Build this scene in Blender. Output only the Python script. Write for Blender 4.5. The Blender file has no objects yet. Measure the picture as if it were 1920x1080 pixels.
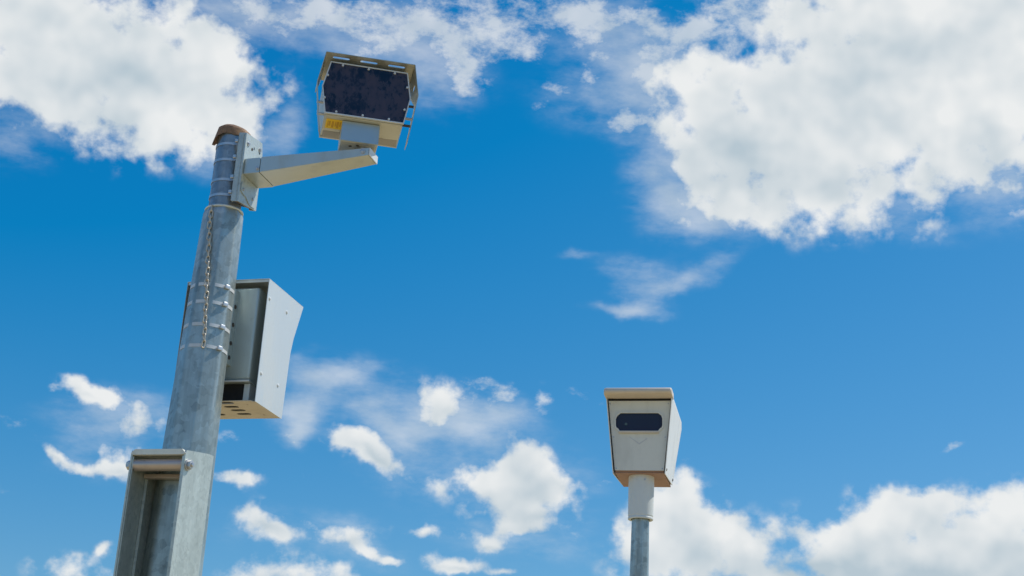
import bpy, bmesh, math, random
from mathutils import Vector, Matrix
from mathutils.geometry import tessellate_polygon
random.seed(7)
S = bpy.context.scene
rad = math.radians

# ------------------------------------------------------------------ camera
FPX, PITCH, ROLL, EYE = 2700.0, rad(19.8), rad(3.3), 1.6
F0 = Vector((0, math.cos(PITCH), math.sin(PITCH)))
R0 = Vector((1, 0, 0)); U0 = R0.cross(F0)
RR = R0*math.cos(ROLL) + U0*math.sin(ROLL)
UU = U0*math.cos(ROLL) - R0*math.sin(ROLL)
cd = bpy.data.cameras.new('camera'); cam = bpy.data.objects.new('camera', cd)
S.collection.objects.link(cam)
cd.sensor_width = 36; cd.lens = 36*FPX/1920; cd.clip_end = 6000
cam.matrix_world = Matrix(((RR.x, UU.x, -F0.x, 0), (RR.y, UU.y, -F0.y, 0), (RR.z, UU.z, -F0.z, EYE), (0, 0, 0, 1)))
S.camera = cam

# ------------------------------------------------------------------ light
SUN_AZ, SUN_EL = rad(70), rad(52)
S.view_settings.view_transform = 'Standard'; S.view_settings.look = 'None'
S.view_settings.exposure = 0; S.view_settings.gamma = 1
sd = bpy.data.lights.new('sun', 'SUN'); sd.energy = 4.0; sd.angle = rad(.5); sd.color = (1, .95, .87)
sun = bpy.data.objects.new('sun', sd); S.collection.objects.link(sun)
sv = Vector((math.sin(SUN_AZ)*math.cos(SUN_EL), math.cos(SUN_AZ)*math.cos(SUN_EL), math.sin(SUN_EL)))
sun.rotation_euler = sv.to_track_quat('Z', 'Y').to_euler(); sun.location = sv*50

# ------------------------------------------------------------------ sky with clouds (all in world directions)
W = bpy.data.worlds.new('World'); S.world = W; W.use_nodes = True
nt = W.node_tree; N = nt.nodes; L = nt.links
bg = N['Background']; bg.inputs[1].default_value = .1
sky = N.new('ShaderNodeTexSky'); sky.sky_type = 'NISHITA'; sky.sun_disc = False
sky.sun_elevation = SUN_EL; sky.sun_rotation = SUN_AZ
sky.ozone_density = 4; sky.dust_density = .4

def _set(nd, i, v):
    if v is None: return
    if isinstance(v, bpy.types.NodeSocket): nd.id_data.links.new(v, nd.inputs[i])
    else: nd.inputs[i].default_value = v
def VM(op, a, b=None, c=None, out=0, T=None):
    nd = (T or nt).nodes.new('ShaderNodeVectorMath'); nd.operation = op
    _set(nd, 0, a); _set(nd, 1, b); _set(nd, 2, c)
    return nd.outputs['Value'] if op in ('DOT_PRODUCT', 'LENGTH') else nd.outputs[0]
def MA(op, a, b=None, c=None, clamp=False, T=None):
    nd = (T or nt).nodes.new('ShaderNodeMath'); nd.operation = op; nd.use_clamp = clamp
    _set(nd, 0, a); _set(nd, 1, b); _set(nd, 2, c)
    return nd.outputs[0]
def SS(v, lo, hi, T=None, a=0., b=1.):
    nd = (T or nt).nodes.new('ShaderNodeMapRange'); nd.interpolation_type = 'SMOOTHSTEP'
    _set(nd, 0, v); nd.inputs[1].default_value = lo; nd.inputs[2].default_value = hi
    nd.inputs[3].default_value = a; nd.inputs[4].default_value = b
    return nd.outputs[0]
def NZ(vec, scale, detail=4, rough=.55, T=None, dist=0., col=False):
    nd = (T or nt).nodes.new('ShaderNodeTexNoise')
    _set(nd, 'Vector', vec); nd.inputs['Scale'].default_value = scale
    nd.inputs['Detail'].default_value = detail; nd.inputs['Roughness'].default_value = rough
    nd.inputs['Distortion'].default_value = dist
    return nd.outputs['Color'] if col else nd.outputs[0]
def MIX(f, a, b, T=None, mode='MIX'):
    nd = (T or nt).nodes.new('ShaderNodeMix'); nd.data_type = 'RGBA'; nd.blend_type = mode
    _set(nd, 0, f); _set(nd, 6, a); _set(nd, 7, b)
    return nd.outputs[2]

dirv = N.new('ShaderNodeTexCoord').outputs['Generated']
sx = VM('DOT_PRODUCT', dirv, tuple(R0)); sy = VM('DOT_PRODUCT', dirv, tuple(U0)); sz = VM('DOT_PRODUCT', dirv, tuple(F0))
cb = N.new('ShaderNodeCombineXYZ'); L.new(sx, cb.inputs[0]); L.new(sy, cb.inputs[1])
wn = NZ(dirv, 19, 5, .55, col=True)
wv = VM('MULTIPLY_ADD', wn, (.034, .034, 0), (-.017, -.017, 0))
Q = VM('ADD', cb.outputs[0], wv)
def rotq(deg):
    a = rad(deg); c, s = math.cos(a), math.sin(a)
    nd = N.new('ShaderNodeCombineXYZ')
    L.new(VM('DOT_PRODUCT', Q, (c, s, 0)), nd.inputs[0]); L.new(VM('DOT_PRODUCT', Q, (-s, c, 0)), nd.inputs[1])
    return nd.outputs[0]
QR = {0: Q, 28: rotq(28), -28: rotq(-28)}
def sky_xy(px, py):       # where a cloud stands in the sky, as components of its world direction
    d = (F0 + RR*((px-960)/FPX) + UU*((540-py)/FPX)).normalized()
    return d.dot(R0), d.dot(U0)
def field(blobs, boost=False):
    acc = 0.0
    for b in blobs:
        px, py, rx, ry = b[:4]; rot = b[4] if len(b) > 4 else 0; wt = b[5] if len(b) > 5 else 1.
        x, y = sky_xy(px, py); a = rad(rot); x, y = x*math.cos(a)+y*math.sin(a), -x*math.sin(a)+y*math.cos(a)
        if boost and rx < 110: wt *= 1.18
        rx /= FPX*1.03; ry /= FPX*1.03
        v = VM('MULTIPLY_ADD', QR[rot], (1/rx, 1/ry, 0), (-x/rx, -y/ry, 0))
        acc = MA('MULTIPLY_ADD', MA('POWER', .5, VM('DOT_PRODUCT', v, v)), wt, acc)
    return acc
CUMULUS = [
 # great cloud, upper left
 (185, 85, 165, 95), (325, 125, 120, 85), (235, 215, 100, 62), (70, 150, 80, 55), (425, 210, 66, 52), (95, 40, 80, 50), (420,110,40,40,0,.3),
 (240, 192, 26, 22, 0, -.6),
 # great cloud, upper right
 (1400, 200, 130, 100), (1480, 320, 140, 80), (1640, 190, 190, 130), (1800, 100, 190, 150), (1850, 230, 110, 70), (1700, 20, 200, 60), (1300, 130, 40, 45,0,.6), (1320, 320, 50, 60,0,.6), (1370,380,50,36,0,.5), (1600, 370, 90, 40,0,.6), (1270,230,45,45,0,.6),(1900,60,110,160,0,.6), (1440,395,60,25,0,.6),
 # banks along the bottom right
 (1290, 985, 52, 52), (1235, 950, 34, 40), (1292, 903, 20, 24, 28, .8), (1195, 1000, 26, 20, 0, .7), (1260, 1045, 80, 46), (1385, 1025, 56, 42), (1455, 1095, 50, 20),
 (1745, 1000, 130, 52), (1600, 1015, 62, 40), (1885, 985, 55, 42), (1700, 1075, 200, 46), (1900, 1075, 110, 46), (1755, 942, 44, 22, 0, .6), (1655, 955, 40, 24, 0, .5), (1545, 1062, 36, 26), (1890, 935, 34, 20, 0, .5),
 # middle cluster
 (838, 760, 58, 36), (700, 848, 58, 22, -28), (660, 825, 30, 18), (965, 872, 45, 38), (915, 905, 68, 32), (1045, 903, 38, 18, -28, .8), (985, 975, 80, 18), (905, 1008, 36, 12), (1000, 935, 50, 30),
 # low scattered ones on the left
 (490, 975, 38, 26, -28), (520, 1000, 24, 12), (645, 998, 48, 16), (700,1030,30,10,-28), (540, 1075, 85, 26), (150, 1070, 55, 20), (190, 1035, 16, 9, 28), (440, 898, 30, 10), (800, 993, 34, 10), (850, 1050, 38, 12), (940, 1070, 24, 7,0,.8),
 (165, 733, 40, 14, -28,.9), (230, 775, 52, 22,-28,.9), (210,748,30,14,0,.6), (110, 843, 34, 10, -28,.9), (175, 862, 40, 10), (232, 860, 34, 20,-28), (740,1048,18,7),
]
WISPS = [
 (520, 15, 110, 28), (470, 60, 60, 30), (610, 20, 40, 18), (760, 30, 90, 36), (850, 80, 70, 60, -28), (870, 140, 34, 36, 0, 1.1), (700, 85, 60, 18, 28, .8), (940, 60, 60, 50), (990, 95, 20, 20),
 (1060, 30, 60, 32, -28), (1120, 65, 60, 30, -28), (1190, 30, 40, 18), (1095, 150, 26, 40), (1045, 160, 26, 16, 0, .5), (1180, 215, 36, 28, -28), (1230, 110, 50, 50), (1330, 50, 90, 26), (1430, 30, 100, 40), (1240, 180, 30, 50), (1030, 200, 20, 12, 0, .45), (1260,60,50,20,0,.7),
 (1870, 300, 70, 40), (1905, 380, 24, 26, 0, .7), (1340, 400, 40, 30), (1300, 290, 40, 60, 0, .7), (1760, 340, 60, 30),
 (1180, 578, 55, 9, 0, .75), (1075, 470, 24, 7, 0, .45), (1200,540,50,16,28,.4),
 (565, 805, 20, 16, 0, .6), (740, 790, 50, 14, -28, .6), (835, 822, 34, 18, 0, .7), (943, 748, 28, 24, 0, .9), (1020, 760, 15, 30, 0, .8), (885, 714, 22, 8, 0, .7), (950, 800, 40, 12, 0, .5),
 (1088, 755, 24, 12, 0, .75), (1790, 840, 16, 6, 0, .55), (575, 880, 20, 9, 0, .5), (415, 815, 24, 12, 0, .5), (20, 780, 24, 14, 0, .4), (115, 718, 14, 8, 0, .8), (1120,912,30,8,0,.5), (585, 985, 28, 12, -28, .6), (760,880,22,10,0,.4), (1085,1000,20,12,0,.4),
 (1290, 860, 16, 8, 28, .5), (1130, 1010, 22, 16, 0, .5),(90,770,30,10,0,.35),(10,925,24,14,0,.3),
]
GREYS = [
 (220, 140, 120, 40, 0, .75), (330,60,60,20,0,.3), (200, 230, 90, 30, 0, .5), (60, 130, 60, 30, 0, .3), (430,170,50,30,0,.3),
 (1740, 120, 120, 50, 0, .8), (1690, 250, 100, 40, 0, .5), (1370, 270, 70, 40, 0, .8), (1440, 350, 110, 28, 0, .7), (1540, 160, 60, 30, 0, .35), (1850,250,60,30,0,.4),
 (1750, 1090, 300, 32, 0, 1.), (1650, 1010, 110, 24, 28, .35), (1860, 1030, 70, 22, 0, .45), (1330, 1050, 80, 26, 0, .5), (1280, 1000, 40, 30, 0, .3), (1500,1090,100,26,0,.6),
 (950, 960, 60, 16, 0, .5), (1010, 915, 40, 14, 0, .45), (850, 785, 40, 14, 0, .5), (720, 865, 40, 12, -28, .4), (500, 990, 30, 12, 0, .4),
]
VEILS = [(625, 712, 95, 34), (560, 768, 42, 24), (565, 808, 24, 18), (1185, 512, 62, 30, 0, .65), (1312, 512, 66, 20, 28, .62), (1180, 578, 60, 13, 0, .85), (1225, 545, 60, 20, 28, .45), (960, 910, 150, 70, 0, .55), (490, 985, 75, 40, 0, .45), (690, 1015, 70, 30, -28, .5), (205, 765, 110, 36, 0, .5), (180, 850, 100, 34, 0, .4), (700, 850, 80, 36, -28, .5), (980, 1010, 120, 36, 0, .45), (840, 770, 100, 50, 0, .5), (1075, 470, 30, 9, 0, .45),
 (470, 40, 130, 50), (700, 50, 90, 50, 0, .7), (1130, 60, 100, 60, 0, .7), (1240, 120, 80, 60, 0, .8), (1140, 190, 100, 50, 0, .6), (1260, 300, 60, 90), (1340, 400, 90, 40), (1880, 340, 60, 60), (820, 130, 80, 60, -28), (430, 290, 90, 40, 0, .7), (540,240,30,50,0,.8),
 (60, 240, 90, 50, 28, .7), (850, 800, 90, 40, 0, .7), (950, 780, 60, 30, 0, .5), (720, 790, 60, 24, -28, .6), (1640, 400, 120, 40, 0, .6), (640, 1010, 70, 30, 0, .4), (240, 800, 60, 40, 0, .4), (120,20,60,60,0,.5),(20,30,40,40,0,.6)]
GREYS += [(b[0]+3, b[1]+b[3]*.62, b[2]*.75, b[3]*.42, b[4] if len(b) > 4 else 0, .42) for b in CUMULUS[-26:] if b[2] > 33]
FA, FB, FG, FV_ = field(CUMULUS, True), field(WISPS), field(GREYS), field(VEILS)
n1 = NZ(dirv, 42, 9, .52)

n1s = NZ(VM('ADD', dirv, tuple(sv*.008 + Vector((0, 0, .008)))), 30, 2, .5)
n2 = NZ(dirv, 15, 2.5, .5)
n3 = NZ(VM('MULTIPLY', dirv, (1, 1, 1.7)), 34, 8, .66)
dn = MA('MULTIPLY_ADD', MA('SUBTRACT', n3, .5), .34, MA('SUBTRACT', n1, .5))
gA = MA('MULTIPLY_ADD', SS(FA, .0, .4), 3.7, .1)
aA = SS(MA('MULTIPLY_ADD', dn, gA, FA), .11, 1.27)
gB = MA('MULTIPLY_ADD', SS(FB, .02, .45), 4.6, .2)
aB = MA('MULTIPLY', SS(MA('MULTIPLY_ADD', MA('SUBTRACT', n3, .5), gB, FB), .2, 1.75), .74)
aV = MA('MULTIPLY', SS(MA('MULTIPLY_ADD', MA('SUBTRACT', NZ(VM('MULTIPLY', dirv, (1, 1, 2.6)), 26, 6, .6), .5), SS(FV_, .0, .4, a=0., b=1.5), FV_), .08, 1.5), .60)
front = SS(sz, .86, .90)
far = MA('MULTIPLY', SS(NZ(VM('MULTIPLY', dirv, (1, 1, 2.2)), 3.1, 8, .55), .52, .66), SS(sz, .86, .92, a=1., b=0.))
far = MA('MULTIPLY', far, SS(VM('DOT_PRODUCT', dirv, (0, 0, 1)), .0, .12))
alpha = MA('MAXIMUM', MA('MULTIPLY', MA('MAXIMUM', aA, MA('MAXIMUM', aB, aV)), front), far)
dens = SS(FA, .45, 1.5)
relief = MA('MULTIPLY', MA('SUBTRACT', NZ(dirv, 30, 2, .5), n1s), 1.5)
shade = MA('ADD', MA('MULTIPLY', FG, .78), MA('MULTIPLY', MA('MULTIPLY_ADD', n2, 1.15, -.42), dens), clamp=True)
shade = MA('ADD', shade, MA('MULTIPLY', MA('SUBTRACT', 1., dens), .22), clamp=True)
shade = MA('SUBTRACT', shade, relief, clamp=True)
cloud = MIX(shade, (8.35, 8.55, 8.6, 1), (4.7, 5.7, 6.4, 1))
# the camera's rendering of the blue: deeper red channel, slightly lifted blue
sk = VM('MAXIMUM', VM('MULTIPLY_ADD', sky.outputs[0], (.92, .87, .72), (-1.25, 0, 2.1)), (.03, .03, .03))
final = MIX(alpha, sk, cloud)
L.new(final, bg.inputs[0])
W.cycles.sampling_method = 'MANUAL'; W.cycles.sample_map_resolution = 256

# ------------------------------------------------------------------ materials
def new_mat(name):
    m = bpy.data.materials.new(name); m.use_nodes = True
    return m, m.node_tree, m.node_tree.nodes['Principled BSDF']
def RGB(c): return (c[0], c[1], c[2], 1)
def bump(T, b, h, strength, dist=.01):
    nd = T.nodes.new('ShaderNodeBump'); nd.inputs['Strength'].default_value = strength; nd.inputs['Distance'].default_value = dist
    T.links.new(h, nd.inputs['Height']); T.links.new(nd.outputs[0], b.inputs['Normal'])
def objco(T): return T.nodes.new('ShaderNodeTexCoord').outputs['Object']

def galvanised(name, lo, hi, metal=.45, rough=.42, cell=34, streak=1.):
    m, T, b = new_mat(name); co = objco(T)
    wob = VM('MULTIPLY_ADD', NZ(co, 26, 3, T=T, col=True), (.04, .04, .04), co, T=T)
    vo = T.nodes.new('ShaderNodeTexVoronoi'); vo.inputs['Scale'].default_value = cell
    T.links.new(wob, vo.inputs['Vector'])
    cellv = VM('DOT_PRODUCT', vo.outputs['Color'], (.5, .5, 0), T=T)
    st = NZ(VM('MULTIPLY', co, (9, 9, .8), T=T), 2.6*streak, 5, .6, T=T)
    bl = NZ(co, 4.5, 4, .6, T=T)
    f = MA('ADD', MA('MULTIPLY', cellv, .52, T=T), MA('ADD', MA('MULTIPLY_ADD', st, 1.3, -.58, T=T), MA('MULTIPLY_ADD', bl, .9, -.3, T=T), T=T), clamp=True, T=T)
    col = MIX(f, RGB(lo), RGB(hi), T=T)
    # pale zinc runs and a few darker rubs
    run = SS(NZ(VM('MULTIPLY', co, (14, 14, 1.1), T=T), 2.2, 4, .65, T=T), .62, .74, T=T)
    col = MIX(MA('MULTIPLY', run, .4, T=T), col, (.62, .65, .64, 1), T=T)
    dk = SS(NZ(co, 11, 6, .7, T=T), .60, .72, T=T)
    col = MIX(MA('MULTIPLY', dk, .35, T=T), col, (.13, .14, .14, 1), T=T)
    T.links.new(col, b.inputs['Base Color']); b.inputs['Metallic'].default_value = metal
    T.links.new(MA('MULTIPLY_ADD', f, -.16, rough+.12, T=T), b.inputs['Roughness'])
    bump(T, b, MA('MULTIPLY_ADD', cellv, .3, NZ(co, 60, 4, T=T), T=T), .12, .004)
    return m
def paint(name, c, rough=.5, metal=0., dirt=.5, dcol=(.20, .18, .14), scale=6., grain=.05):
    m, T, b = new_mat(name); co = objco(T)
    d1 = SS(NZ(VM('MULTIPLY', co, (1.6, 1.6, .5), T=T), scale, 6, .62, T=T), .47, .72, T=T)
    d2 = SS(NZ(co, scale*7, 5, .7, T=T), .56, .74, T=T)
    f = MA('MULTIPLY', MA('ADD', MA('MULTIPLY', d1, .5, T=T), MA('MULTIPLY', d2, .35, T=T), T=T), dirt, T=T)
    col = MIX(f, RGB(c), RGB(dcol), T=T)
    T.links.new(col, b.inputs['Base Color']); b.inputs['Metallic'].default_value = metal
    T.links.new(MA('MULTIPLY_ADD', d1, .15, rough, T=T), b.inputs['Roughness'])
    bump(T, b, NZ(co, 90, 3, T=T), grain, .003)
    return m
M = {}
M['galv_pole'] = galvanised('galvanised_pole', (.19, .245, .255), (.54, .60, .575), .66, .34)
M['galv_top'] = galvanised('galvanised_top_tube', (.17, .21, .25), (.38, .44, .48), .7, .34, 46)
M['galv_box'] = galvanised('galvanised_plate', (.36, .42, .41), (.64, .69, .64), .5, .42, 60, .7)
M['rim'] = paint('zinc_rim', (.76, .78, .71), .5, .1, .6)
M['bracket'] = galvanised('bracket_zinc', (.36, .42, .42), (.60, .66, .63), .5, .42, 70, .6)
M['arm'] = paint('arm_aluminium', (.56, .59, .55), .33, .75, .25)
M['housing'] = paint('housing_paint', (.62, .62, .55), .42, .5, .3)
M['shield'] = paint('sun_shield', (.56, .54, .44), .36, .65, .4)
M['bezel'] = paint('bezel', (.72, .75, .76), .4, .2, .2)
M['mount'] = paint('mount_plate', (.46, .54, .56), .38, .75, .2)
M['cab_plate'] = paint('cabinet_side', (.68, .72, .72), .40, .4, .28, (.30, .33, .36), 4.)
M['cab_body'] = paint('cabinet_body', (.50, .58, .57), .42, .45, .35)
M['cab_base'] = paint('cabinet_base', (.60, .54, .44), .5, .0, .3)
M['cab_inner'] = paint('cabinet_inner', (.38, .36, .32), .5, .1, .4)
M['black'] = paint('shade_black', (.012, .013, .015), .8, 0, 0)  # black painted where gaps and openings lie in shade
M['steel'] = paint('strap_steel', (.58, .60, .62), .38, .8, .25)
M['strap'] = paint('strap_band', (.66, .69, .70), .45, .3, .3)
M['bolt'] = paint('bolt_steel', (.55, .55, .55), .32, .7, .5)
M['boltdk'] = paint('bolt_dark', (.10, .09, .08), .6, .3, .5)
M['inner'] = paint('bracket_hollow_shade', (.26, .20, .15), .6, .1, .4)  # dark brown holds the shade inside the open bracket
M['chain'] = paint('chain_steel', (.58, .54, .46), .38, .45, 1., (.14, .09, .05), 40)
M['rust'] = paint('rusty_cap', (.50, .32, .20), .6, .15, .8, (.45, .33, .2), 18)
M['roller'] = paint('roller_tube', (.55, .47, .42), .35, .5, .5)
M['yellow'] = paint('yellow_label', (1., .66, .01), .5, 0, .15)
M['label_ink'] = paint('label_ink', (.70, .38, .01), .6, 0, 0)
M['box2'] = paint('camera_box_paint', (.68, .72, .71), .42, .0, .45, (.36, .38, .38), 5)
M['box2_side'] = paint('camera_box_side', (.74, .76, .75), .45, .0, .9, (.40, .42, .42), 7)
M['visor'] = paint('visor_bounce_tan', (.66, .58, .48), .45, 0, .3)  # tan holds the warm ground bounce under the visor
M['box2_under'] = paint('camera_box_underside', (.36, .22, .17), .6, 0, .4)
M['lens'] = paint('lens', (.06, .11, .13), .15, 0, 0)
M['sticker'] = paint('faded_sticker', (.54, .58, .62), .5, 0, .1)
M['concrete'] = paint('concrete', (.42, .40, .36), .85, 0, .8)

def dark_glass(name, dirt):
    m, T, b = new_mat(name); co = objco(T)
    n = NZ(VM('MULTIPLY', co, (1, 1, .6), T=T), 42, 8, .72, T=T)
    big = NZ(co, 7, 3, T=T)
    f = SS(MA('MULTIPLY_ADD', big, 1.1, n, T=T), .84, 1.14, T=T)
    col = MIX(MA('MULTIPLY', f, dirt, T=T), (.009, .012, .028, 1), (.050, .045, .084, 1), T=T)
    T.links.new(col, b.inputs['Base Color'])
    T.links.new(MA('MULTIPLY_ADD', f, .45, .12, T=T), b.inputs['Roughness'])
    b.inputs['IOR'].default_value = 1.5
    return m
M['filter'] = dark_glass('dark_filter_glass', .85)
M['window'] = paint('camera_window_glass', (.006, .028, .085), .12, 0, .15, (.03, .06, .1), 8, 0)  # navy base stands in for the reflected sky
M['window'].node_tree.nodes['Principled BSDF'].inputs['Specular IOR Level'].default_value = .22

def ground_mat():
    m, T, b = new_mat('dry_ground'); co = objco(T)
    c = MIX(SS(NZ(co, .25, 6, .6, T=T), .42, .6, T=T), (.46, .34, .18, 1), (.36, .29, .13, 1), T=T)
    c = MIX(SS(NZ(co, 6, 6, .7, T=T), .5, .7, T=T), c, (.50, .42, .29, 1), T=T)
    T.links.new(c, b.inputs['Base Color']); b.inputs['Roughness'].default_value = .95
    bump(T, b, NZ(co, 12, 6, .7, T=T), .5, .05)
    return m
M['ground'] = ground_mat()

# ------------------------------------------------------------------ mesh helpers
def obj(name, bm, mat, parent=None, smooth=False, auto=None):
    bmesh.ops.recalc_face_normals(bm, faces=bm.faces)
    me = bpy.data.meshes.new(name); bm.to_mesh(me); bm.free()
    mats = mat if isinstance(mat, (list, tuple)) else [mat]
    for k in mats: me.materials.append(M[k])
    if smooth: me.polygons.foreach_set('use_smooth', [True]*len(me.polygons))
    if auto: me.set_sharp_from_angle(angle=rad(auto))
    o = bpy.data.objects.new(name, me); S.collection.objects.link(o)
    if parent: o.parent = parent
    return o
def thing(name, label, cat, loc=(0, 0, 0), az=0, group=None):
    o = bpy.data.objects.new(name, None); S.collection.objects.link(o)
    o.empty_display_size = .2
    o.location = loc; o.rotation_euler = (0, 0, -rad(az)); o['label'] = label; o['category'] = cat
    if group: o['group'] = group
    return o
def copy_part(o, parent=None, loc=None):
    c = o.copy(); S.collection.objects.link(c); c.parent = parent or o.parent
    if loc is not None: c.location = loc
    for ch in list(o.children): copy_part(ch, c)
    return c
def merge(bm, other):
    me = bpy.data.meshes.new('tmp'); other.to_mesh(me); other.free(); bm.from_mesh(me); bpy.data.meshes.remove(me); return bm
def box(x0, x1, y0, y1, z0, z1, bev=.002, segs=1):
    bm = bmesh.new(); bmesh.ops.create_cube(bm, size=1)
    for v in bm.verts: v.co = Vector(((x0+x1)/2+v.co.x*(x1-x0), (y0+y1)/2+v.co.y*(y1-y0), (z0+z1)/2+v.co.z*(z1-z0)))
    if bev: bmesh.ops.bevel(bm, geom=bm.edges[:], offset=bev, segments=segs, affect='EDGES', profile=.5)
    return bm
def hexa(p, bev=.002):
    """solid from 8 corners: bottom loop of 4, then top loop of 4"""
    bm = bmesh.new(); v = [bm.verts.new(q) for q in p]
    for f in ((0, 1, 2, 3), (4, 5, 6, 7), (0, 1, 5, 4), (1, 2, 6, 5), (2, 3, 7, 6), (3, 0, 4, 7)): bm.faces.new([v[i] for i in f])
    bmesh.ops.recalc_face_normals(bm, faces=bm.faces)
    if bev: bmesh.ops.bevel(bm, geom=bm.edges[:], offset=bev, segments=2, affect='EDGES', profile=.5)
    return bm
def plate(outline, holes, t, fn):
    """flat plate of thickness t with holes; fn(a, b, depth) -> 3-D point"""
    bm = bmesh.new(); loops = [outline]+list(holes)
    tris = tessellate_polygon([[Vector((a, b, 0)) for a, b in lp] for lp in loops])
    flat = [p for lp in loops for p in lp]
    A = [bm.verts.new(fn(a, b, 0)) for a, b in flat]; B = [bm.verts.new(fn(a, b, t)) for a, b in flat]
    for tr in tris:
        try: bm.faces.new([A[i] for i in tr]); bm.faces.new([B[i] for i in reversed(tr)])
        except ValueError: pass
    k = 0
    for lp in loops:
        n = len(lp)
        for i in range(n):
            j = (i+1) % n
            bm.faces.new((A[k+i], A[k+j], B[k+j], B[k+i]))
        k += n
    bmesh.ops.dissolve_limit(bm, angle_limit=rad(.5), verts=bm.verts, edges=bm.edges) if not holes else None
    return bm
def slot(cx, cy, lx, ly, n=5):
    """rounded slot, long in x"""
    r = ly/2; pts = []
    for s, x in ((1, cx+lx/2-r), (-1, cx-lx/2+r)):
        for i in range(n+1):
            a = -math.pi/2+math.pi*i/n
            pts.append((x+s*r*math.cos(a), cy+s*r*math.sin(a)))
    return pts
def rrect(x0, x1, y0, y1, r, n=4):
    pts = []
    for cx, cy, a0 in ((x1-r, y0+r, -90), (x1-r, y1-r, 0), (x0+r, y1-r, 90), (x0+r, y0+r, 180)):
        for i in range(n+1):
            a = rad(a0+90*i/n); pts.append((cx+r*math.cos(a), cy+r*math.sin(a)))
    return pts
def cyl(p0, p1, r0, r1=None, n=24, bev=0):
    p0, p1 = Vector(p0), Vector(p1); r1 = r0 if r1 is None else r1
    bm = bmesh.new(); bmesh.ops.create_cone(bm, cap_ends=True, segments=n, radius1=r0, radius2=r1, depth=(p1-p0).length)
    if bev:
        bmesh.ops.bevel(bm, geom=[e for e in bm.edges if any(len(f.verts) > 4 for f in e.link_faces)], offset=bev, segments=2, affect='EDGES', profile=.5)
    q = (p1-p0).to_track_quat('Z', 'Y')
    bmesh.ops.transform(bm, matrix=Matrix.Translation((p0+p1)/2) @ q.to_matrix().to_4x4(), verts=bm.verts)
    return bm
def rings(loops, close=True, cap=True):
    """skin a list of equal-length loops"""
    bm = bmesh.new(); V = [[bm.verts.new(p) for p in lp] for lp in loops]; n = len(loops[0])
    for a, b in zip(V, V[1:]):
        for i in range(n): bm.faces.new((a[i], a[(i+1) % n], b[(i+1) % n], b[i]))
    if close:
        for i in range(n): bm.faces.new((V[-1][i], V[-1][(i+1) % n], V[0][(i+1) % n], V[0][i]))
    elif cap: bm.faces.new(V[0][::-1]); bm.faces.new(V[-1])
    return bm
def bolt(p, d, r=.009, h=.008, washer=True, n=6):
    """bolt head at p pointing along d"""
    p, d = Vector(p), Vector(d).normalized()
    bm = cyl(p, p+d*h, r, r*.96, n, r*.12)
    if washer: merge(bm, cyl(p-d*.001, p+d*.0025, r*1.5, None, 20))
    return bm

# ------------------------------------------------------------------ setting
bm = bmesh.new()
for i in range(-10, 10):
    for j in range(-10, 10):
        k = 150.
        q = [bm.verts.new(((i+a)*k, (j+b)*k, 0)) for a, b in ((0, 0), (1, 0), (1, 1), (0, 1))]; bm.faces.new(q)
bmesh.ops.remove_doubles(bm, verts=bm.verts, dist=.01)
g = obj('ground', bm, 'ground'); g['kind'] = 'structure'

# ------------------------------------------------------------------ hinged galvanised pole
BASE = (-1.38784, 6.35011, 0); AZ = 16      # local X: to the right of the bracket arm, local Y: away
CF = rad(-61.7)                              # the local angle that faces the photographer
def pole_r(z):
    if z > 2.4: return .0965+(4.19-z)*.0215
    return .135+(2.4-z)*.006
LEAN = Vector((math.cos(CF+math.pi/2), math.sin(CF+math.pi/2), 0))*-1
def pole_c(z): return LEAN*(.0112*max(0., 4.3-z))
def oct_loop(r, z, phase=CF-rad(2), rnd=.085, n=4, off=0.):
    pts = []; c = pole_c(z)
    V = [Vector((math.cos(phase+k*math.pi/4), math.sin(phase+k*math.pi/4), 0))*r for k in range(8)]
    for k in range(8):
        a, b, d = V[k-1], V[k], V[(k+1) % 8]
        p, q = b.lerp(a, rnd*2), b.lerp(d, rnd*2)
        for i in range(n+1):
            t = i/n; w = (p*(1-t)**2 + b*2*t*(1-t) + q*t*t)
            w += w.normalized()*off
            pts.append((c.x+w.x, c.y+w.y, z))
    return pts
pole = thing('hinged_pole', 'tall thick galvanised steel pole with open hinge box and rusty cap', 'pole', BASE, AZ)
zs = [0, .6, 1.2, 1.8, 2.4, 2.8, 3.2, 3.6, 3.9, 4.12, 4.165, 4.182]
lps = [oct_loop(pole_r(z) if z < 4.13 else (pole_r(z)-.001 if z < 4.17 else pole_r(z)-.006), z) for z in zs]
obj('pole_shaft', rings(lps, close=False), 'galv_pole', pole, True, 50)
bm = rings([[(math.cos(a*math.tau/40)*r, math.sin(a*math.tau/40)*r, z) for a in range(40)] for r, z in ((.070, 4.15), (.0765, 4.155), (.0765, 4.585), (.0735, 4.588))], close=False)
obj('top_tube', bm, 'galv_top', pole, True, 40)
bm = rings([[(math.cos(a*math.tau/48)*r, math.sin(a*math.tau/48)*r, z) for a in range(48)] for r, z in ((.077, 4.180), (.0905, 4.180), (.0915, 4.184), (.0895, 4.189), (.083, 4.193), (.077, 4.193))])
obj('collar', bm, 'rim', pole, True, 30)
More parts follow.
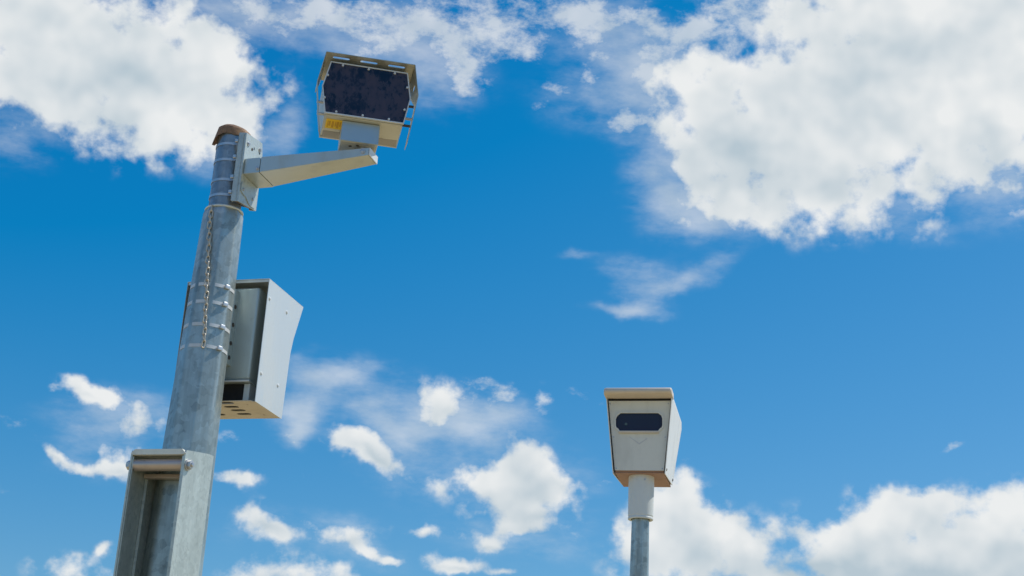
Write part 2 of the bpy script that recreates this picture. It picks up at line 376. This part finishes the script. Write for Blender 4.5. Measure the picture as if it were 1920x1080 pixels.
# bent rusty cap lying over the open top, slightly tipped, with a torn flap hanging on the left
bm = bmesh.new(); n = 40; rows = []
for r, z in ((.004, .050), (.03, .046), (.062, .030), (.083, .012), (.0865, -.004), (.087, -.030)):
    row = []
    for a in range(n):
        t = a*math.tau/n; lat = math.cos(t-(CF+math.pi/2))
        drop = .0
        if z < -.01: drop = -.046*max(0, -lat)**6 + .016*max(0, lat) + random.uniform(-.003, .003)
        wob = .003*math.sin(3*t+1)
        fl = .017*max(0, -lat)**6 if z < -.01 else 0
        row.append(bm.verts.new(((r+wob+fl)*math.cos(t), (r+wob+fl)*math.sin(t), z+drop+(r/.087)*(-.010*lat))))
    rows.append(row)
for A, B in zip(rows, rows[1:]):
    for i in range(n): bm.faces.new((A[i], A[(i+1) % n], B[(i+1) % n], B[i]))
bm.faces.new(rows[0])
r_ = bmesh.ops.solidify(bm, geom=bm.faces[:], thickness=.003)
bmesh.ops.translate(bm, vec=(0, 0, 4.588), verts=bm.verts)
bmesh.ops.scale(bm, vec=(.97, .97, .97), space=Matrix.Translation((0, 0, -4.58)), verts=bm.verts)
obj('pole_cap', bm, 'rust', pole, True, 35)
# hinge housing: two side plates, a top plate, a pivot with roller, bolt ends
U0_, U1_, VF, VB, ZT, ZB = -.137, .123, -.285, -.030, 2.962, 1.0
hb = thing('hinge_box', '', 'x'); del hb['label']; del hb['category']; hb.parent = pole
hb.location = (0, 0, 0); hb.rotation_euler = (0, 0, 0)
cp = [(VF+.0, ZB), (VB, ZB), (VB, ZT+.03), (VB-.05, ZT+.027), (VF+.03, ZT), (VF+.006, ZT-.004), (VF, ZT-.02)]
obj('side_plate', plate(cp, [], .008, lambda a, b, t: (U1_-t, a, b)), 'galv_box', hb)
obj('side_plate', plate(cp, [], .008, lambda a, b, t: (U0_+t, a, b)), 'galv_box', hb)
# folded front edges of the side plates
for s, u in ((1, U0_), (-1, U1_)):
    obj('edge_fold', box(u+s*.0085, u+s*.0135, VF+.002, VF+.012, ZB, ZT-.03, .0015), 'galv_box', hb)
tp = [(U0_, ZT-.018), (U0_+.018, ZT), (U1_-.018, ZT), (U1_, ZT-.018), (U1_-.009, ZT-.024), (U0_+.009, ZT-.024)]
bm = bmesh.new()
def topz(v): return max(0, (v-(VF+.03))/(VB-.05-VF-.03))*.027
vs = [VF-.003, VF+.03, VB-.05, VB]
V = [[bm.verts.new((a, v, b+topz(min(v, VB-.05)))) for a, b in tp] for v in vs]
for A, B in zip(V, V[1:]):
    for i in range(6): bm.faces.new((A[i], A[(i+1) % 6], B[(i+1) % 6], B[i]))
bm.faces.new(V[0]); bm.faces.new(V[-1])
obj('top_plate', bm, 'rim', hb)
obj('pivot_roller', cyl((U0_+.012, -.256, 2.899), (U1_-.012, -.256, 2.899), .0265, None, 32, .002), 'roller', hb, True, 40)
bm = cyl((U0_-.030, -.256, 2.899), (U1_+.028, -.256, 2.899), .0105, None, 20, .001)
for a, b in ((U1_, .006), (U0_, -.006)): merge(bm, cyl((a, -.256, 2.899), (a+b, -.256, 2.899), .0255, None, 24, .001))
for a, b in ((U1_+.006, .014), (U0_-.006, -.018)): merge(bm, cyl((a, -.256, 2.899), (a+b, -.256, 2.899), .021, None, 6, .0015))
obj('pivot_bolt', bm, 'bolt', hb, True, 30)
obj('back_stiffener', box(U0_+.009, U0_+.022, -.155, -.147, ZB, 2.86, .001), 'galv_box', hb)
obj('stop_bar', box(U0_+.009, U1_-.009, -.17, -.135, 2.862, 2.880, .002), 'roller', hb)
obj('base_flange', box(-.25, .25, -.25, .25, 0.052, .075, .004), 'galv_box', pole)
for a in (-.2, .2):
    for b in (-.2, .2): obj('anchor_bolt', merge(bolt((a, b, .075), (0, 0, 1), .02, .03), cyl((a, b, .05), (a, b, .14), .011)), 'bolt', pole)
ft = obj('footing', box(-.4, .4, -.4, .4, -.2, .052, .01), 'concrete'); ft.location = BASE; ft.rotation_euler = (0, 0, -rad(AZ))
ft['label'] = 'square concrete footing under the hinged pole on dry ground'; ft['category'] = 'footing'

# straps that follow a closed loop (bands proud of the pole)
def band(loop_fn, z, h, t=.0012, off=.0015):
    a, b = loop_fn(z-h/2, off), loop_fn(z-h/2, off+t); c, d = loop_fn(z+h/2, off+t), loop_fn(z+h/2, off)
    return rings([a, b, c, d])

# ------------------------------------------------------------------ bracket arm strapped to the top tube
arm = thing('bracket_arm', 'grey metal bracket arm strapped to the top of the pole reaching out to the right', 'bracket', BASE, AZ)
WU, FV, BV = .115, -.094, .098
z0, z1 = 4.197, 4.556
side = [(FV, z0), (FV+.03, z0), (BV-.0, z0+.035), (BV, z1-.02), (BV-.07, z1+.018), (FV, z1)]
side = [(FV, 4.196), (BV, 4.226), (BV, 4.50), (.078, 4.575), (FV, 4.550)]
obj('web_plate', plate(side, [slot(-.0, 4.51, .016, .016), slot(.062, 4.515, .016, .016)], .005, lambda a, b, t: (WU-t, a, b)), 'bracket', arm)
fl = [(.079, 4.200), (WU-.005, 4.196), (WU-.005, 4.550), (.079, 4.554)]
hs = []
obj('flange', plate(fl, hs, .005, lambda a, b, t: (a, FV+t, b)), 'bracket', arm)
obj('flange', plate([(.079, 4.230), (WU-.005, 4.226), (WU-.005, 4.55), (.079, 4.56)], [], .005, lambda a, b, t: (a, BV-t, b)), 'bracket', arm)
obj('flange_fold', box(.0745, .0787, FV+.001, FV+.02, 4.202, 4.552, .001), 'bracket', arm)
obj('flange_rib', box(.1005, .1035, FV-.0035, FV-.0002, 4.202, 4.548, .001), 'bracket', arm)
obj('hollow_shade_plate', hexa([(.080, FV+.006, 4.206), (WU-.006, FV+.006, 4.202), (WU-.006, BV-.006, 4.233), (.080, BV-.006, 4.237), (.080, FV+.006, 4.209), (WU-.006, FV+.006, 4.205), (WU-.006, BV-.006, 4.236), (.080, BV-.006, 4.240)], 0), 'inner', arm)  # added dark plate, painted shade of the bracket's hollow bottom
def loop_round(z, off):
    # round the tube, then out to the bracket flange
    r = .0765+off; pts = []
    for i in range(41):
        a = rad(-50) - rad(260)*i/40
        pts.append((r*math.cos(a), r*math.sin(a), z))
    e = off
    pts.append((.075, .0795+e, z)); pts.append((.080+e, .0, z)); pts.append((.075, -.0795-e, z))
    return pts
for z in (4.249, 4.327, 4.431, 4.514):
    st = obj('strap', band(loop_round, z-.004, .013), 'steel', arm, True, 30)
    obj('buckle', box(.060, .076, -.101, -.088, z-.012, z+.006, .002), 'steel', st)
for (v, z) in ((-.065, 4.503), (.06, 4.530), (-.063, 4.269), (.041, 4.262)):
    obj('bracket_bolt', bolt((WU, v, z), (1, 0, 0), .0085, .009), 'bolt', arm, True, 30)
for (v, z) in ((-.020, 4.497), (-.02, 4.275)):
    obj('bracket_bolt', bolt((WU, v, z), (1, 0, 0), .007, .004, False), 'boltdk', arm)
# curved swivel plate low on the web
sw = [(-.085, 4.30), (-.085, 4.255), (-.06, 4.245), (-.03, 4.245), (-.012, 4.236), (.006, 4.226), (.034, 4.222), (.075, 4.226), (.075, 4.30)]
obj('swivel_plate', plate(sw, [], .004, lambda a, b, t: (WU+.0005+t, a, b)), 'bracket', arm)
# knuckle block and tapered arm tube
obj('knuckle', hexa([(WU+.001, -.080, 4.341), (.196, -.080, 4.343), (.196, .090, 4.343), (WU+.001, .090, 4.341), (WU+.001, -.080, 4.420), (.196, -.080, 4.422), (.196, .090, 4.422), (WU+.001, .090, 4.420)], .0016), 'arm', arm)
obj('arm_tube', hexa([(.1985, -.080, 4.345), (.735, -.068, 4.402), (.735, .034, 4.402), (.1985, .088, 4.345), (.1985, -.080, 4.424), (.735, -.068, 4.440), (.735, .034, 4.440), (.1985, .088, 4.424)], .0016), 'arm', arm)
obj('end_cap', box(.7365, .742, -.070, .036, 4.401, 4.441, .002), 'bezel', arm)
obj('arm_bolt', bolt((.185, -.0805, 4.366), (0, -1, 0), .007, .007), 'bolt', arm, True, 30)
obj('arm_bolt', bolt((.705, -.070, 4.424), (0, -1, 0), .009, .006), 'bolt', arm, True, 30)

# ------------------------------------------------------------------ big camera housing on the arm
HB = Vector(BASE) + Vector((math.cos(rad(AZ)), -math.sin(rad(AZ)), 0))*.66
cm = thing('traffic_camera', 'hexagonal traffic camera with large dark glass front and slotted shield on the bracket arm', 'camera', HB, -11)
FVc = -.12
HEX = [(-.183, 4.842), (.183, 4.840), (.207, 4.705), (.1845, 4.573), (-.1865, 4.573), (-.211, 4.710)]
def shrink(P, d):
    cx = sum(p[0] for p in P)/len(P); cz = sum(p[1] for p in P)/len(P); out = []
    n = len(P)
    for i in range(n):
        a, b, c = Vector(P[i-1]), Vector(P[i]), Vector(P[(i+1) % n])
        e1, e2 = (b-a).normalized(), (c-b).normalized()
        n1_, n2_ = Vector((-e1.y, e1.x)), Vector((-e2.y, e2.x))
        if n1_.dot(Vector((cx, cz))-b) < 0: n1_.negate()
        if n2_.dot(Vector((cx, cz))-b) < 0: n2_.negate()
        m = (n1_+n2_)/(1+n1_.dot(n2_)); out.append(tuple(b+m*d))
    return out
inner = shrink(HEX, .003)
obj('body', plate(inner, [], .255, lambda a, b, t: (a, FVc+.003+t, b)), 'housing', cm)
obj('bezel', plate(HEX, [shrink(HEX, .0052)], .012, lambda a, b, t: (a, FVc-.004+t, b)), 'bezel', cm)
gl = obj('glass_panel', plate(shrink(HEX, .0058), [], .005, lambda a, b, t: (a, FVc-.001+t, b)), 'filter', cm)
for (u, z) in ((-.125, 4.829), (-.003, 4.829), (.121, 4.828), (.186, 4.763), (.182, 4.646), (.113, 4.586), (-.01, 4.586), (-.133, 4.586), (-.194, 4.651), (-.190, 4.768)):
    sc_ = merge(cyl((u, FVc-.001, z), (u, FVc-.0065, z), .0058, .0048, 16), cyl((u, FVc-.0066, z), (u, FVc-.0070, z), .0018, None, 6))
    obj('screw', sc_, 'bezel', gl, True, 30)
# underside: front belly panel, recessed rear belly, rear bezel
obj('belly_panel', box(-.180, .180, FVc+.012, .058, 4.5685, 4.5765, .0015), 'housing', cm)
obj('rear_belly', box(-.176, .178, .064, .138, 4.571, 4.578, .0015), 'cab_inner', cm)
obj('rear_cover', plate(shrink(HEX, -.002), [], .012, lambda a, b, t: (a, .137+t, b)), 'housing', cm)
lb = obj('warning_label', box(-.172, -.096, -.074, .022, 4.5655, 4.5682, 0), 'yellow', cm); lb['label'] = 'small yellow label with brown marks'
bm = bmesh.new()
for k, (u, w) in enumerate(((-.162, .004), (-.154, .008), (-.139, .010), (-.126, .005), (-.116, .011), (-.104, .006))):
    merge(bm, box(u-w/2, u+w/2, -.06, .008-(k % 2)*.018, 4.5648, 4.5654, 0))
obj('label_marks', bm, 'label_ink', lb)
# sun shield: folded sheet with slots along its front, side cheeks on stand-offs
SF, SB, SC = -.166, .125, -.045
sl = [slot((a+b)/2, -.123, b-a, .019) for a, b in ((-.176, -.096), (-.046, .036), (.086, .167))]
sl += [slot((a+b)/2, .06, b-a, .019) for a, b in ((-.176, -.096), (-.046, .036), (.086, .167))]
TS, MS, BS = (.2085, 4.864), (.235, 4.708), (.203, 4.464)
def sheet(p, q, t=.003):      # sheet between two profile corners
    p, q = Vector(p), Vector(q); e = (q-p).normalized(); nrm = Vector((-e.y, e.x))
    return p, e, nrm, (q-p).length
shd = obj('sun_shield', plate([(-TS[0], SF), (TS[0], SF), (TS[0], SB), (-TS[0], SB)], sl, .003, lambda a, b, t: (a, b, TS[1]+t)), 'shield', cm)
for s in (-1, 1):
    p, e, nr, ln = sheet((s*TS[0], TS[1]+.001), (s*MS[0], MS[1]))
    nr = nr if nr.x*s > 0 else -nr
    obj('shield_shoulder', plate([(0, SF), (ln, SF), (ln, SC), (0, SB)], [[(ln*.5+y, x) for x, y in slot(-.075, 0, .06, .016)]], .0025,
        lambda a, b, t, p=p, e=e, nr=nr: (p.x+e.x*a+nr.x*t, b, p.y+e.y*a+nr.y*t)), 'shield', shd)
    p, e, nr, ln = sheet((s*MS[0], MS[1]), (s*BS[0], BS[1]))
    nr = nr if nr.x*s > 0 else -nr
    hs = [[(ln*f+y, x) for x, y in slot(-.105, 0, .085, .014)] for f in (.2, .35, .50)] if s > 0 else []
    obj('shield_cheek', plate([(0, SF), (ln, SF), (ln*.985, (SC if s > 0 else -.115)-.02), (0, SC if s > 0 else -.115)], hs, .0025,
        lambda a, b, t, p=p, e=e, nr=nr: (p.x+e.x*a+nr.x*t, b, p.y+e.y*a+nr.y*t)), 'shield', shd)
for (s, v, z) in ((-1, -.09, 4.640), (-1, -.07, 4.590), (1, -.10, 4.678), (1, -.075, 4.625), (1, -.075, 4.588)):
    xo = .2145 if z > 4.61 else .207
    xi = .170
    obj('stand_off', cyl((s*xi, v, z), (s*(xo+.012), v, z), .0065, None, 14), 'boltdk' if z > 4.66 or z < 4.59 else 'bolt', cm, True, 30)
# mount under the belly
obj('mount_front', box(-.098, .078, -.083, -.077, 4.466, 4.566, .001), 'mount', cm)
obj('mount_block', box(-.097, .077, -.0765, .085, 4.4655, 4.565, .002), 'housing', cm)
for u, v in ((-.048, -.03), (-.014, -.045)):
    obj('mount_hole_shade', cyl((u, v, 4.4640), (u, v, 4.4656), .0075, None, 16), 'boltdk', cm)  # flat dark discs paint the shade inside the holes
obj('swivel_disc', cyl((.02, .0, 4.440), (.02, .0, 4.466), .045, None, 32, .001), 'bolt', cm, True, 30)

# ------------------------------------------------------------------ equipment cabinet strapped behind the pole
cb_ = thing('equipment_cabinet', 'grey equipment cabinet with flared side plates strapped to the back of the tall pole', 'cabinet', BASE, AZ)
CU0, CU1, CV = -.220, .208, .142
prof = [(.142, 3.290), (.445, 3.287), (.457, 3.53), (.462, 3.62), (.480, 3.70), (.553, 3.889), (.142, 3.889)]
rp = obj('side_plate', plate(prof, [], .003, lambda a, b, t: (CU1-t, a, b)), 'cab_plate', cb_)
for (v, z) in ((.167, 3.799), (.370, 3.801), (.170, 3.431), (.362, 3.429)):
    obj('rivet', bolt((CU1, v, z), (1, 0, 0), .006, .005, True, 12), 'bezel', rp, True, 30)
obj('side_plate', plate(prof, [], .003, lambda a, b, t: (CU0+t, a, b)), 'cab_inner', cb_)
obj('roof_plate', box(CU0, CU1, .1405, .553, 3.8895, 3.8925, .0008), 'cab_plate', cb_)
obj('roof_lip', box(CU0+.004, CU1-.004, .143, .146, 3.876, 3.889, .0005), 'cab_plate', cb_)
obj('body', merge(box(-.156, .156, .158, .40, 3.400, 3.858, .014, 4), box(-.160, .160, .154, .404, 3.388, 3.399, .002)), 'cab_body', cb_, True, 40)
obj('body_lip', box(-.162, .162, .146, .1535, 3.387, 3.396, .001), 'bezel', cb_)
obj('opening_shade_block', box(-.122, .122, .186, .39, 3.2955, 3.386, .001), 'black', cb_)  # solid black block, painted shade of the opening below the body
for s in (-1, 1): obj('corner_post', box(s*.140-.015, s*.140+.015, .176, .39, 3.297, 3.386, .002), 'cab_plate', cb_)
bs = [slot(u, v, .076, .034) for v, u in ((.165, .052), (.231, .046), (.292, .052), (.359, .052))] + [slot(u, v, .076, .034) for v, u in ((.165, -.08), (.231, -.086), (.292, -.08), (.362, -.085))]
bs += [slot(.146, v, .012, .0118) for v in (.19, .378)]
obj('base_plate', plate([(-.196, .135), (.183, .135), (.204, .16), (.204, .445), (-.196, .445)], bs, .004, lambda a, b, t: (a, b, 3.290+t)), 'cab_base', cb_)
obj('front_door', box(-.20, .20, .404, .43, 3.34, 3.87, .003), 'cab_plate', cb_)
# mounting rail between pole and cabinet
rl = obj('mounting_rail', box(.018, .054, .112, .168, 3.465, 3.835, .003), 'galv_box', cb_)
obj('mounting_rail', box(-.070, -.030, .112, .168, 3.465, 3.835, .003), 'galv_box', cb_)
for z in (3.75, 3.66, 3.57, 3.50): obj('rail_bolt', bolt((.054, .128, z), (1, 0, 0), .007, .006), 'boltdk', rl, True, 30)
def loop_oct(z, off): return oct_loop(pole_r(z), z, rnd=.2, off=off)
for z in (3.785, 3.700, 3.590, 3.487):
    s_ = obj('strap', band(loop_oct, z, .016, .0016, .001), 'strap', cb_, True, 30)
    c = pole_c(z); a = CF+rad(38); r = pole_r(z)+.003
    p = Vector((c.x+math.cos(a)*r, c.y+math.sin(a)*r, z))
    d = Vector((math.cos(a), math.sin(a), 0)); tn = Vector((-d.y, d.x, 0)); up = Vector((0, 0, .010))
    q = [p-tn*.013-up-d*.006, p+tn*.013-up-d*.006, p+tn*.013-up+d*.004, p-tn*.013-up+d*.004]
    obj('buckle', hexa(q+[v+up*2 for v in q], .002), 'steel', s_, True, 30)

# ------------------------------------------------------------------ chain hanging down the pole
ch = thing('chain', 'rusty steel chain hanging down the front of the tall galvanised pole', 'chain', BASE, AZ)
def link_bm():
    Lh, Wd, wr = .0125, .0078, .0034; path = []
    for s in (1, -1):
        for i in range(9):
            a = math.pi*i/8
            path.append(Vector((s*Wd*math.cos(a), 0, s*(Lh-.002+Wd*math.sin(a)))))
    lp = []
    n = len(path)
    for i in range(n):
        t = (path[(i+1) % n]-path[i-1]).normalized(); b = Vector((0, 1, 0)); nn = t.cross(b)
        lp.append([tuple(path[i]+nn*wr*math.cos(k*math.tau/8)+b*wr*math.sin(k*math.tau/8)) for k in range(8)])
    return rings(lp)
NL = 24; first = None; zc = 4.180; pitch = .0305
for i in range(NL):
    z = zc - (i+.5)*pitch*.96; t = i/(NL-1)
    lat = -.060 + t*.056 + .0015*math.sin(i*1.3)
    r = pole_r(z)*.985; ang = CF+math.asin(lat/r); rr = r*(.935 if abs(lat) > .03 else .955)+.0125
    if i < 2: rr -= .004*(2-i)
    c = pole_c(z)
    if first is None: o = first = obj('link', link_bm(), 'chain', ch, True)
    else:
        o = first.copy(); S.collection.objects.link(o); o.parent = ch
    o.location = (c.x+rr*math.cos(ang), c.y+rr*math.sin(ang), z)
    tw = rad(35 if i % 2 else -50) + random.uniform(-.15, .15)
    o.rotation_euler = (random.uniform(-.06, .06), random.uniform(-.05, .05)+.02, ang+math.pi/2+tw)

# ------------------------------------------------------------------ second camera on its own pole
B2 = (.91609, 9.25477, 0)
p2 = thing('camera_pole', 'slim weathered grey pole with wider pale sleeve on top, under the white box camera', 'pole', B2, 13)
def oct2(r, z, rnd=.14):
    pts = []
    V = [Vector((math.cos(rad(-72+45*k)), math.sin(rad(-72+45*k)), 0))*r for k in range(8)]
    for k in range(8):
        for i in range(4):
            t = i/3; a, b, d = V[k].lerp(V[k-1], rnd), V[k], V[k].lerp(V[(k+1) % 8], rnd)
            w = a*(1-t)**2+b*2*t*(1-t)+d*t*t; pts.append((w.x, w.y, z))
    return pts
obj('pole_shaft', rings([oct2(.058+(3.4-z)*.012 if z > 2.4 else .070+(2.4-z)*.003, z) for z in (0, 1.2, 2.4, 2.9, 3.2, 3.45)], close=False), 'galv_pole', p2, True, 40)
bm = rings([[(math.cos(a*math.tau/48)*r, math.sin(a*math.tau/48)*r, z) for a in range(48)] for r, z in ((.062, 3.392), (.0795, 3.390), (.082, 3.393), (.082, 3.402), (.0795, 3.405), (.0795, 3.412), (.0815, 3.415), (.0835, 3.60), (.0835, 3.674), (.062, 3.674))])
obj('sleeve', bm, 'box2', p2, True, 30)
obj('sleeve_screw', bolt((.035*.9, -.077, 3.64), (.35, -1, 0), .006, .003, False, 12), 'bolt', p2)
obj('base_flange', box(-.16, .16, -.16, .16, .052, .07, .004), 'galv_box', p2)
f2 = obj('footing', box(-.3, .3, -.3, .3, -.2, .052, .01), 'concrete'); f2.location = B2; f2.rotation_euler = (0, 0, -rad(13))
f2['label'] = 'smaller concrete footing under the slim camera pole on dry ground'; f2['category'] = 'footing'

c2 = thing('box_camera', 'white tapered box camera with bounce-tinted visor and dark slit window on the slim pole', 'camera', B2, 13)
FT, FBm = -.198, -.125           # face leans: top is further forward
ZT2, ZB2 = 4.137, 3.680
def fv(z): return FBm+(FT-FBm)*(z-ZB2)/(ZT2-ZB2)
def hw(z): return .1635+(.2085-.1635)*(z-ZB2)/(ZT2-ZB2)
# core box
bm = hexa([(-.158, FBm+.012, ZB2), (.158, FBm+.012, ZB2), (.158, .30, ZB2), (-.158, .30, ZB2), (-.203, FT+.012, ZT2), (.203, FT+.012, ZT2), (.203, .40, ZT2), (-.203, .40, ZT2)], .004)
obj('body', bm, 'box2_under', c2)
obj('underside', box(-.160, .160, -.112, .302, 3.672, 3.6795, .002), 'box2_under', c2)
face2 = [(-hw(ZB2+.008), ZB2+.008), (hw(ZB2+.008), ZB2+.008), (hw(ZT2-.004), ZT2-.004), (-hw(ZT2-.004), ZT2-.004)]
win = [(-.128, 3.938), (.124, 3.938), (.134, 3.952), (.147, 3.960), (.151, 3.975), (.151, 4.018), (.143, 4.038), (.122, 4.054), (-.122, 4.054), (-.143, 4.038), (-.154, 4.018), (-.154, 3.975), (-.150, 3.960), (-.138, 3.952)]
off = .004
obj('face_plate', plate([(a*.985, b) for a, b in face2], [win], .006, lambda a, b, t: (a, fv(b)+t, b)), 'box2', c2)
obj('window_frame', plate(shrink(win, -.008), [shrink(win, .001)], .008, lambda a, b, t: (a, fv(b)-.009+t, b)), 'box2', c2)
obj('window_glass', plate(shrink(win, -.004), [], .003, lambda a, b, t: (a, fv(b)+.007+t, b)), 'window', c2)
obj('window_sill', plate([(-.132, 3.924), (.128, 3.924), (.130, 3.934), (-.134, 3.934)], [], .014, lambda a, b, t: (a, fv(b)-.016+t, b)), 'visor', c2)
obj('lens', cyl((-.088, fv(3.985)+.004, 3.985), (-.088, fv(3.985)+.0069, 3.985), .009, None, 20), 'lens', c2, True, 30)
obj('faded_emblem', plate([(-.070, 3.903), (-.064, 3.903), (.0, 3.862), (.050, 3.893), (.055, 3.891), (.0, 3.852)], [], .0008, lambda a, b, t: (a, fv(b)-.0010+t, b)), 'sticker', c2)
for u, z in ((-.192, 4.115), (.188, 4.115), (-.168, 3.90), (.168, 3.90), (-.15, 3.70), (.15, 3.70)):
    obj('face_screw', cyl((u, fv(z)-.002, z), (u, fv(z)+.001, z), .005, None, 10), 'bolt', c2)
# outer side plates, forward of the face, with a dark gap
for s in (-1, 1):
    bmq = bmesh.new()
    q = [(s*.1655, FBm-.014, 3.664), (s*.1655, .300, 3.686), (s*.2105, .408, 4.100), (s*.2105, .395, 4.147), (s*.2105, FT-.030, 4.147)]
    t_ = s*.005
    A = [bmq.verts.new(p) for p in q]; Bv = [bmq.verts.new((p[0]+t_, p[1], p[2])) for p in q]
    bmq.faces.new(A); bmq.faces.new(Bv)
    for i in range(5): bmq.faces.new((A[i], A[(i+1) % 5], Bv[(i+1) % 5], Bv[i]))
    sp = obj('side_plate', bmq, 'box2_side', c2)
    for (v, z) in ((.27, 3.715), (-.10, 3.70)):
        xx = s*(.1705+(z-3.664)/(4.147-3.664)*.045)
        obj('rivet', bolt((xx, v, z), (s, 0, -.1), .006, .004, True, 12), 'boltdk', sp)
for k in (-1, 1):
    a, b = (.1585, .1653) if k < 0 else (.1600, .1653); c, d = (.203, .2098) if k < 0 else (.2045, .2098)
    obj('gap_shade_strip', hexa([(k*b, FBm-.004, 3.684), (k*a, FBm-.004, 3.684), (k*a, FBm+.02, 3.684), (k*b, FBm+.02, 3.684), (k*d, FT-.004, 4.130), (k*c, FT-.004, 4.130), (k*c, FT+.02, 4.130), (k*d, FT+.02, 4.130)], 0), 'black', c2)  # black strips paint the shade between face and side plates
# roof with rounded visor lip
rp2 = [(FT-.004, 4.146), (FT-.10, 4.150), (FT-.112, 4.154), (FT-.120, 4.163), (FT-.121, 4.174), (FT-.115, 4.186), (FT-.100, 4.193), (FT+.0, 4.188), (FT+.02, 4.184), (FT+.02, 4.170), (FT+.02, 4.146)]
secs = []
for u, k in ((-.2205, .72), (-.2165, .93), (-.208, 1.), (.208, 1.), (.2165, .93), (.2205, .72)):
    cyv = .1; secs.append([(u, v if v > FT-.05 else FT-.05+(v-FT+.05)*k, 4.150+(z-4.150)*(.4+.6*k)) for v, z in rp2])
obj('visor', rings(secs, close=False), 'visor', c2, True, 45)
obj('roof', hexa([(-.214, FT+.021, 4.1485), (.214, FT+.021, 4.1485), (.214, .408, 4.1485), (-.214, .408, 4.1485), (-.212, FT+.021, 4.180), (.212, FT+.021, 4.180), (.212, .406, 4.158), (-.212, .406, 4.158)], .003), 'box2_side', c2)
obj('visor_shadow_strip', box(-.204, .204, FT-.008, FT+.004, 4.1385, 4.1455, 0), 'black', c2)  # black strip paints the shadow line between visor and face
